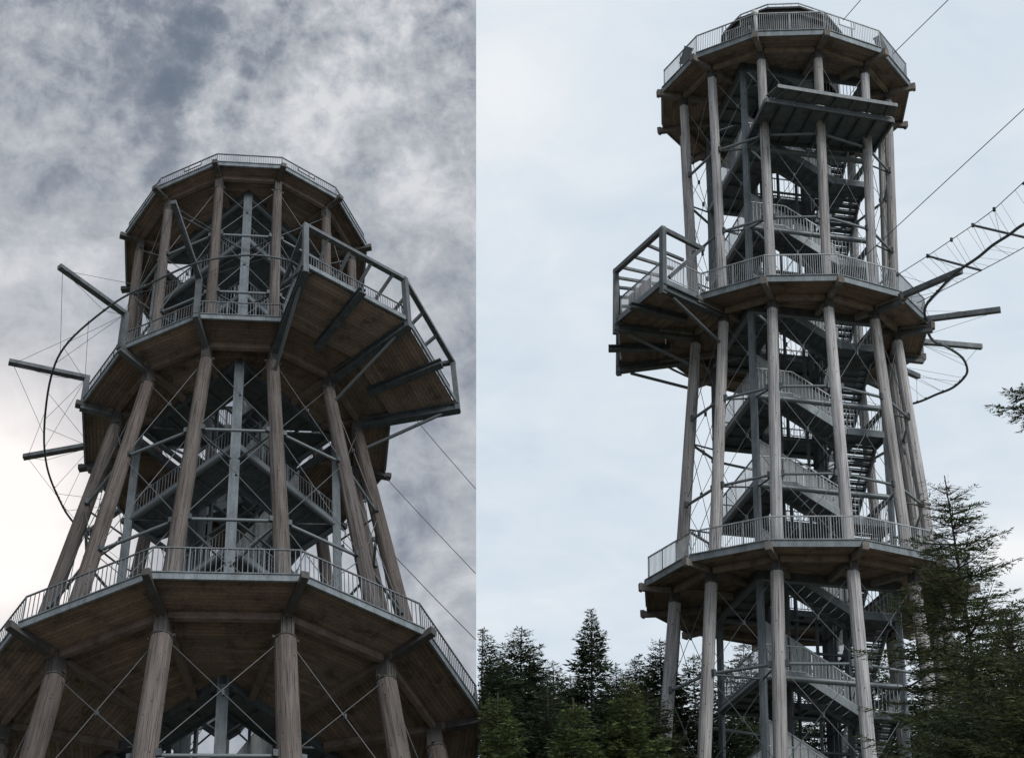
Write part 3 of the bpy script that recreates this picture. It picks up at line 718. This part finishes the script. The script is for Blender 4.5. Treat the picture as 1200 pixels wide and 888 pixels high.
# long free cables
def cable(label, A, B, r):
    return thing(MB().tube([A, A.lerp(B, .5) - Vector((0, 0, .02)), B], r, 6).build('guy_cable', M['cable']), label, 'cable', 'guy cables of the towers')
def wp(mw, p): return mw @ p
def down(A, B):
    """run the line on from A through B until it meets the ground"""
    A = Vector(A); B = Vector(B); return A + (B - A) * (A.z / (A.z - B.z)) if A.z - B.z > .5 else A + (B - A) * 4
cA = wp(ME, loc_plane(ME, 988, 24, 34.2)); cable('uppermost thin cable leaving the top deck of the slim grey tower', cA, down(cA, at(1040, -36, 50)), .017)
cA = wp(ME, loc_plane(ME, 1047, 63, 34.0)); cable('thin cable rising to the right from the side of the slim tower top deck', cA, down(cA, at(1150, -38, 48)), .018)
cA = wp(ME, loc_plane(ME, 1016, 298, 18.2)); cable('thin cable rising right from between the slim tower columns above the middle deck', cA, down(cA, at(1260, 72, 46)), .016)
cable('thin cable descending right from under the brown tower balcony', wp(MW, loc_plane(MW, 486, 490, 22.8)), at(557.3, 572.5, 55), .014)
cable('thin cable descending right from the brown tower column below its balcony', wp(MW, loc_plane(MW, 446, 553, 23.0)), at(557.3, 671.5, 56), .014)
cable('lowest thin cable descending right above the brown tower lower railing', wp(MW, loc_plane(MW, 462, 651, 6.0)), at(557.3, 749, 56), .014)

# ------------------------------------------------------------------ launch platform high on the slim tower (a part of it)
zp = 27.6
c = [loc_plane(ME, x, y, zp) for x, y in ((897.7, 116), (1047, 140), (1023, 176), (875, 163))]
pl = MB().prism([p + Vector((0, 0, .02)) for p in c], (0, 0, .06))
po = pl.build('launch_platform', M['slab'], te)
for i in range(4):
    MB().box(c[i] - Vector((0, 0, .06)), c[(i + 1) % 4] - Vector((0, 0, .06)), .1, .22).build('edge_beam', M['dark'], po)
for k in range(1, 8):
    MB().box(c[0].lerp(c[1], k / 8) - Vector((0, 0, .07)), c[3].lerp(c[2], k / 8) - Vector((0, 0, .07)), .07, .13).build('bearer', M['dark'], po)
out = (c[0] - c[3]).normalized(); inn = -out
lip = [c[0] + out * .0 + Vector((0, 0, .12)), c[1] + Vector((0, 0, .12)), c[1] + out * .55 + Vector((0, 0, .32)), c[0] + out * .55 + (c[1] - c[0]).normalized() * .35 + Vector((0, 0, .32))]
MB().prism(lip, (0, 0, .05)).build('platform_lip', M['frame'], po)
MB().box(lip[3], lip[2], .06, .16).build('lip_beam', M['frame'], po)
for k in range(7):
    MB().box(lip[0].lerp(lip[1], (k + .5) / 7) - Vector((0, 0, .06)), lip[3].lerp(lip[2], (k + .5) / 7) - Vector((0, 0, .05)), .06, .1).build('lip_bearer', M['frame'], po)

# ------------------------------------------------------------------ things on the decks
# lamp post on the corner of the top deck
b = ME @ pol(7.75, q(-15), 33.3); o = empty('lamp_post', Matrix.Translation(b)); thing(o, 'white post with rounded head at front corner of the top deck railing', 'lamp')
MB().tube([(0, 0, 0), (0, 0, .06)], .11, 12).tube([(0, 0, .06), (0, 0, 1.0)], .075, 12).build('pole', M['white'], o, smooth=True)
MB().tube([(0, 0, .98), (0, 0, 1.05), (0, 0, 1.16), (0, 0, 1.22)], [.09, .15, .15, .07], 12).build('lamp_head', M['white'], o, smooth=True)
MB().tube([(-.05, 0, .2), (-.25, 0, .22), (-.28, 0, .42)], .02, 6).build('bracket', M['rail'], o)
# boards leaning on the top railing
for a, lab in ((q(-58), 'dark tilted board on the left side of the slim tower top railing'), (q(52), 'dark tilted board on the right side of the slim tower top railing')):
    P = ME @ pol(7.62, a, 33.5); nrm = (ME.to_3x3() @ pol(1, a, 0)).normalized(); t = Vector((-nrm.y, nrm.x, 0))
    o = empty('info_board', Matrix.Translation(P)); thing(o, lab, 'board', 'boards on the top railing')
    u = (Vector((0, 0, 1)) * .75 + t * .65 * (1 if 'left' in lab else -1)).normalized()
    MB().box(u * .1, u * .85, .05, .8, up=u.cross(nrm)).build('panel', M['dark'], o)
    MB().box(u * .85, u * .9, .07, .84, up=u.cross(nrm)).build('frame', M['dark'], o)
# printed banner behind the balcony railing
A, B = pol(10.35, q(-74), 16.6), pol(10.35, q(-47), 16.6)
P0, P1 = A.lerp(B, .06), A.lerp(B, .62)
g = MB()
for k in range(10):
    a_, b_ = P0.lerp(P1, k / 10), P0.lerp(P1, (k + 1) / 10); wv = .02 * math.sin(k * 1.3), .02 * math.sin((k + 1) * 1.3)
    n_ = Vector((a_.x, a_.y, 0)).normalized()
    g.prism([a_ + n_ * wv[0], b_ + n_ * wv[1], b_ + n_ * wv[1] + Vector((0, 0, .85)), a_ + n_ * wv[0] + Vector((0, 0, .85))], n_ * .008)
bn = g.build('banner', M['banner']); bn.matrix_world = ME; thing(bn, 'pale pink and blue banner tied behind the balcony railing', 'banner')

# ------------------------------------------------------------------ ground
n = 60; xs = np.linspace(-2500, 2500, n)
gv = [(x, y + 800, 0.0) for y in xs for x in xs]
gf = [(j * n + i, j * n + i + 1, (j + 1) * n + i + 1, (j + 1) * n + i) for j in range(n - 1) for i in range(n - 1)]
me = bpy.data.meshes.new('ground'); me.from_pydata(gv, [], gf); me.materials.append(M['ground'])
g = link('ground', me, None, 'structure'); g['label'] = 'forest clearing floor below the towers'

# ------------------------------------------------------------------ trees
def leaf_mesh(name, C, Dr, Nn, ln, wd, mt, parent):
    """many four-cornered sprays: centre C, direction Dr, normal Nn, length ln, width wd (numpy arrays)"""
    Dr = Dr / np.linalg.norm(Dr, axis=1, keepdims=True); X = np.cross(Dr, Nn); X /= np.linalg.norm(X, axis=1, keepdims=True) + 1e-9
    Up = np.cross(X, Dr)
    v = np.stack([C, C + Dr * ln[:, None] * .45 + X * wd[:, None] * .5 - Up * ln[:, None] * .06, C + Dr * ln[:, None], C + Dr * ln[:, None] * .45 - X * wd[:, None] * .5 - Up * ln[:, None] * .06], 1).reshape(-1, 3)
    k = len(C); me = bpy.data.meshes.new(name)
    me.vertices.add(4 * k); me.vertices.foreach_set('co', v.astype(np.float32).ravel())
    me.loops.add(4 * k); me.loops.foreach_set('vertex_index', np.arange(4 * k, dtype=np.int32))
    me.polygons.add(k); me.polygons.foreach_set('loop_start', np.arange(0, 4 * k, 4, dtype=np.int32))
    me.update(calc_edges=True); me.materials.append(mt)
    return link(name, me, parent)
SEAM = Vector((1.0, 0.021 * CP, 0.021 * SP))
def conifer(base, H, crown0, rad, seed, mt, label, name='spruce_tree', cat='tree', spacing=.42, per=6, spray=.2, tw=.24, sp=.13, droop=-.25, shape=1.0, bare=0.0, lift=.35, trunk_r=.16, cut=False, group='conifers along the forest edge', extra=(), ragged=.3, twl=.45, wide=.24):
    rg = np.random.default_rng(seed)
    T = empty(name, Matrix.Translation(base)); thing(T, label, cat, group)
    nt = 12; tp = [(0.05 * math.sin(i * .9 + seed) * (i > 0), .05 * math.cos(i * 1.1 + seed) * (i > 0), H * i / nt) for i in range(nt + 1)]
    MB().tube(tp, [trunk_r * (1 - .96 * i / nt) + .006 for i in range(nt + 1)], 8).build('trunk', M['bark'], T, smooth=True)
    limb = MB(); Cs, Ds, Ns, Ls = [], [], [], []
    z = crown0; br = []
    while z < H - .14:
        t = (z - crown0) / (H - crown0)
        k = per if t < .93 else 4; a0 = rg.random() * 6.28; tier = rg.uniform(1 - ragged, 1 + ragged * .6)
        for j in range(k):
            az = a0 + 6.28 * j / k + rg.uniform(-.35, .35); zz = z + rg.uniform(-.3, .3) * spacing
            ln = rad * ((1 - t) ** shape) * tier * rg.uniform(.7, 1.15) + .06 + .06 * min(1, (H - z))
            if t < bare and rg.random() < .6: ln *= .45
            if rg.random() < .08: continue
            br.append((zz, az, ln, t))
        z += spacing * (1 - .5 * t)
    br += list(extra); B0 = np.array(base) - np.array([0, 0, EYE]); SM = np.array(SEAM)
    for zz, az, ln, t in br:
        d = np.array([math.cos(az), math.sin(az), 0.0]); side = np.array([-d[1], d[0], 0.0])
        if cut and (B0 + np.array([0, 0, zz]) + d * ln) @ SM < .05: continue
        rise = lift * (t * 1.3 - .1) + rg.uniform(-.08, .08)
        def curve(q): return zz + ln * (rise * q + (droop * (1 - t * .7)) * q * (1 - q * .75) * 1.4)
        def pos(q): return d[None, :] * (ln * q)[:, None] + np.stack([0 * q, 0 * q, curve(q)], 1)
        kk = 4; qs = np.linspace(0, 1, kk + 1); PP = pos(qs)
        limb.tube([Vector(p) for p in PP], [.012 + ln * .008 - (.010 + ln * .007) * i / kk for i in range(kk + 1)], 4, False)
        ntw = max(3, int(ln / tw)); q = (np.arange(ntw) + rg.uniform(.1, .9, ntw)) / ntw * .92 + .10; q = q[q > .14] if ln > .5 else q
        for sg in (-1, 1):
            P = pos(q); tl = twl * ln * (1 - q) * rg.uniform(.6, 1.2, len(q)) + .5 * tw + .04
            ang = rg.uniform(.75, 1.2, len(q))
            Td = d[None, :] * np.cos(ang)[:, None] + side[None, :] * (np.sin(ang) * sg)[:, None] + np.array([0, 0, 1.0])[None, :] * rg.normal(-.10 + .2 * t, .10, len(q))[:, None]
            for i in range(len(q)):
                m_ = max(2, int(tl[i] / sp)); u = (np.arange(m_) + .5) / m_
                base_p = P[i][None, :] + Td[i][None, :] * (u * tl[i])[:, None]; base_p[:, 2] -= .12 * tl[i] * u * u
                tside = np.cross(Td[i], [0, 0, 1.0])
                for s2 in (-1, 1):
                    an = rg.uniform(.25, .75, m_)
                    Dr = Td[i][None, :] * np.cos(an)[:, None] + tside[None, :] * (np.sin(an) * s2)[:, None] + np.array([0, 0, 1.0])[None, :] * rg.normal(.02, .16, m_)[:, None]
                    Cs.append(base_p); Ds.append(Dr); Ns.append(np.tile([0, 0, 1.0], (m_, 1)) + rg.normal(0, .4, (m_, 3))); Ls.append(spray * (.35 + .65 * min(1.0, (H - zz) / (8 * spray))) * rg.uniform(.6, 1.25, m_))
        Cs.append(PP[-1:]); Ds.append((PP[-1] - PP[-2])[None, :]); Ns.append(np.array([[0, 0, 1.0]])); Ls.append(np.array([spray * .6]))
    u = np.linspace(H - .45, H - .02, 14); aa = rg.random(14) * 6.28
    Cs.append(np.stack([0 * u, 0 * u, u], 1)); Ds.append(np.stack([np.cos(aa), np.sin(aa), 0 * aa + 1.1], 1)); Ns.append(np.stack([-np.sin(aa), np.cos(aa), 0 * aa + .2], 1)); Ls.append(np.full(14, spray * .35))
    limb.build('limbs', M['bark'], T)
    C = np.concatenate(Cs); Dd = np.concatenate(Ds); Nn = np.concatenate(Ns); Ln = np.concatenate(Ls)
    if cut:
        tip = C + B0 + Dd / np.linalg.norm(Dd, axis=1, keepdims=True) * Ln[:, None]
        ok = ((C + B0) @ SM > .02) & (tip @ SM > .02); C, Dd, Nn, Ln = C[ok], Dd[ok], Nn[ok], Ln[ok]
    leaf_mesh('crown', C, Dd, Nn, Ln, Ln * rg.uniform(wide * .6, wide * 1.2, len(Ln)), mt, T)
    return T
def by_top(x, y, Y):
    p = at(x, y, Y); return Vector((p.x, p.y, 0)), p.z
def tree(x, y, Y, rad, depth, seed, mt, label, **k):
    b, H = by_top(x, y, Y); return conifer(b, H, H - depth, rad, seed, M[mt], label, **k)
far = dict(wide=.36, spacing=.31, per=8, spray=.23, tw=.16, sp=.095, droop=-.42, lift=.42)
tree(567, 736, 50, 2.6, 7, 1, 'spruce', 'dark spruce cut off by the left edge of the pale sky', cut=True, shape=.95, **far)
tree(611, 734, 55, 3.3, 8, 2, 'spruce', 'broad dark spruce, second from left along the forest edge', cut=True, shape=.9, **far)
tree(692, 715, 56, 3.0, 9, 3, 'spruce', 'tallest dark spruce with a thin spire left of the slim tower', cut=True, shape=1.15, bare=.0, ragged=.55, **far)
tree(585, 764, 62, 2.8, 7, 4, 'pine', 'greyish conifer half hidden behind the broad dark spruce', shape=.9, cut=True, **far)
tree(648, 776, 63, 3.0, 7, 5, 'pine', 'olive conifer between the broad spruce and the tallest spruce', cut=True, shape=.85, **far)
tree(774, 748, 66, 3.2, 8, 6, 'pine', 'loose grey green pine beside the left column of the slim tower', shape=.85, ragged=.5, **far)
tree(735, 793, 52, 2.2, 6, 7, 'larch', 'yellow green larch between the tallest spruce and the slim tower', shape=.8, **far)
tree(672, 818, 47, 1.7, 4.5, 8, 'larch', 'small bright green larch at the foot of the tallest spruce', cut=True, shape=.8, **far)
tree(582, 812, 46, 1.6, 4.5, 9, 'larch', 'bright green sapling low beside the spruce at the sky edge', shape=.8, cut=True, **far)
tree(640, 806, 50, 2.2, 5.5, 10, 'spruce', 'low dark spruce in front between broad and tallest spruce', cut=True, shape=.8, **far)
tree(712, 812, 58, 2.6, 6, 11, 'spruce', 'dark spruce filling the gap right of the tallest spruce', shape=.8, **far)
tree(760, 806, 60, 2.6, 6, 12, 'pine', 'low grey conifer just left of the slim tower columns', shape=.8, **far)
tree(625, 772, 70, 3.4, 8, 41, 'spruce', 'dark spruce deep behind, between the broad and the tallest spruce', shape=.9, cut=True, **far)
tree(668, 790, 72, 3.6, 8, 42, 'spruce', 'dark spruce deep behind the trunk of the tallest spruce', shape=.9, cut=True, **far)
tree(722, 780, 74, 3.6, 8, 43, 'pine', 'hazy conifer deep behind, right of the tallest spruce', shape=.9, **far)
tree(745, 770, 78, 3.6, 9, 44, 'spruce', 'dark conifer deep behind the yellow green larch', shape=.9, **far)
tree(596, 790, 70, 3.2, 8, 45, 'spruce', 'dark spruce deep behind the left end of the forest edge', shape=.9, cut=True, **far)
bt = dict(group='conifers seen through the slim tower', wide=.36, spacing=.5, per=6, spray=.34, tw=.27, sp=.15, droop=-.36)
tree(813, 766, 84, 4.0, 9, 13, 'pine', 'conifer seen between the two left columns of the slim tower', shape=.85, **bt)
tree(871, 751, 86, 4.0, 10, 14, 'pine', 'tallest conifer seen through the left bays of the slim tower', shape=.85, ragged=.5, **bt)
tree(846, 782, 82, 3.6, 8, 15, 'spruce', 'darker low conifer seen through the left bay of the slim tower', shape=.8, **bt)
tree(905, 790, 88, 4.0, 8, 16, 'spruce', 'low conifer seen behind the staircase of the slim tower', shape=.8, **bt)
tree(960, 796, 88, 4.0, 8, 17, 'pine', 'low conifer seen behind the middle bay of the slim tower', shape=.8, **bt)
tree(1016, 756, 84, 3.8, 10, 18, 'pine', 'conifer seen right of the front right column of the slim tower', shape=.85, **bt)
tree(1046, 772, 82, 3.8, 9, 19, 'spruce', 'dark conifer behind the right columns of the slim tower', shape=.8, **bt)
tree(1090, 752, 80, 3.8, 9, 20, 'spruce', 'dark conifer behind the near young fir', shape=.8, **bt)
tree(1145, 800, 60, 3.2, 8, 21, 'spruce', 'shadowy spruce behind the bushy fir at right edge', shape=.8, **far)
nr = dict(group='near firs beside the slim tower', name='fir_tree')
tree(1110, 556, 30, 2.8, 9, 31, 'fir', 'young fir with open tiers of branches in front of the slim tower', spacing=.42, per=7, spray=.11, tw=.10, sp=.042, droop=-.34, shape=.66, lift=.30, trunk_r=.11, ragged=.5, **nr)
tree(1182, 712, 25, 3.0, 7, 32, 'fir', 'bushy dark fir filling the lower right corner', spacing=.22, per=7, spray=.11, tw=.11, sp=.05, droop=-.25, shape=.6, lift=.3, trunk_r=.12, **nr)
tree(1118, 790, 27, 2.0, 5, 33, 'fir', 'low dark fir below the young fir beside the right columns', spacing=.2, per=7, spray=.11, tw=.11, sp=.05, shape=.6, lift=.3, trunk_r=.1, **nr)
tree(1214, 735, 22, 2.4, 6, 35, 'fir', 'dense dark fir cut by the right edge near the bottom corner', spacing=.2, per=7, spray=.11, tw=.11, sp=.05, shape=.6, lift=.3, trunk_r=.1, **nr)
tree(1150, 792, 24, 1.8, 5, 36, 'spruce', 'darkest low fir between the young fir and the corner', spacing=.2, per=7, spray=.11, tw=.11, sp=.05, shape=.6, lift=.3, trunk_r=.1, **nr)
b, H = by_top(1290, 330, 24)
pz = at(1185, 478, 24).z; pz2 = at(1190, 592, 24).z
conifer(b, H, H - 4.6, .55, 34, M['fir'], 'tall fir outside the right edge reaching in with branch tips', spacing=.4, per=5, spray=.10, tw=.065, sp=.032, twl=.5, shape=.3, trunk_r=.16,
        extra=[(pz + .05, math.pi - .1, 1.95, .3), (pz + .16, math.pi + .10, 1.8, .3), (pz - .10, math.pi + .02, 1.6, .3), (pz + .05, math.pi + .2, 1.6, .3), (pz + .2, math.pi - .1, 1.6, .3), (pz2, math.pi, 1.5, .2), (pz2 - .15, math.pi + .12, 1.45, .2)], **nr)
bpy.context.view_layer.update()
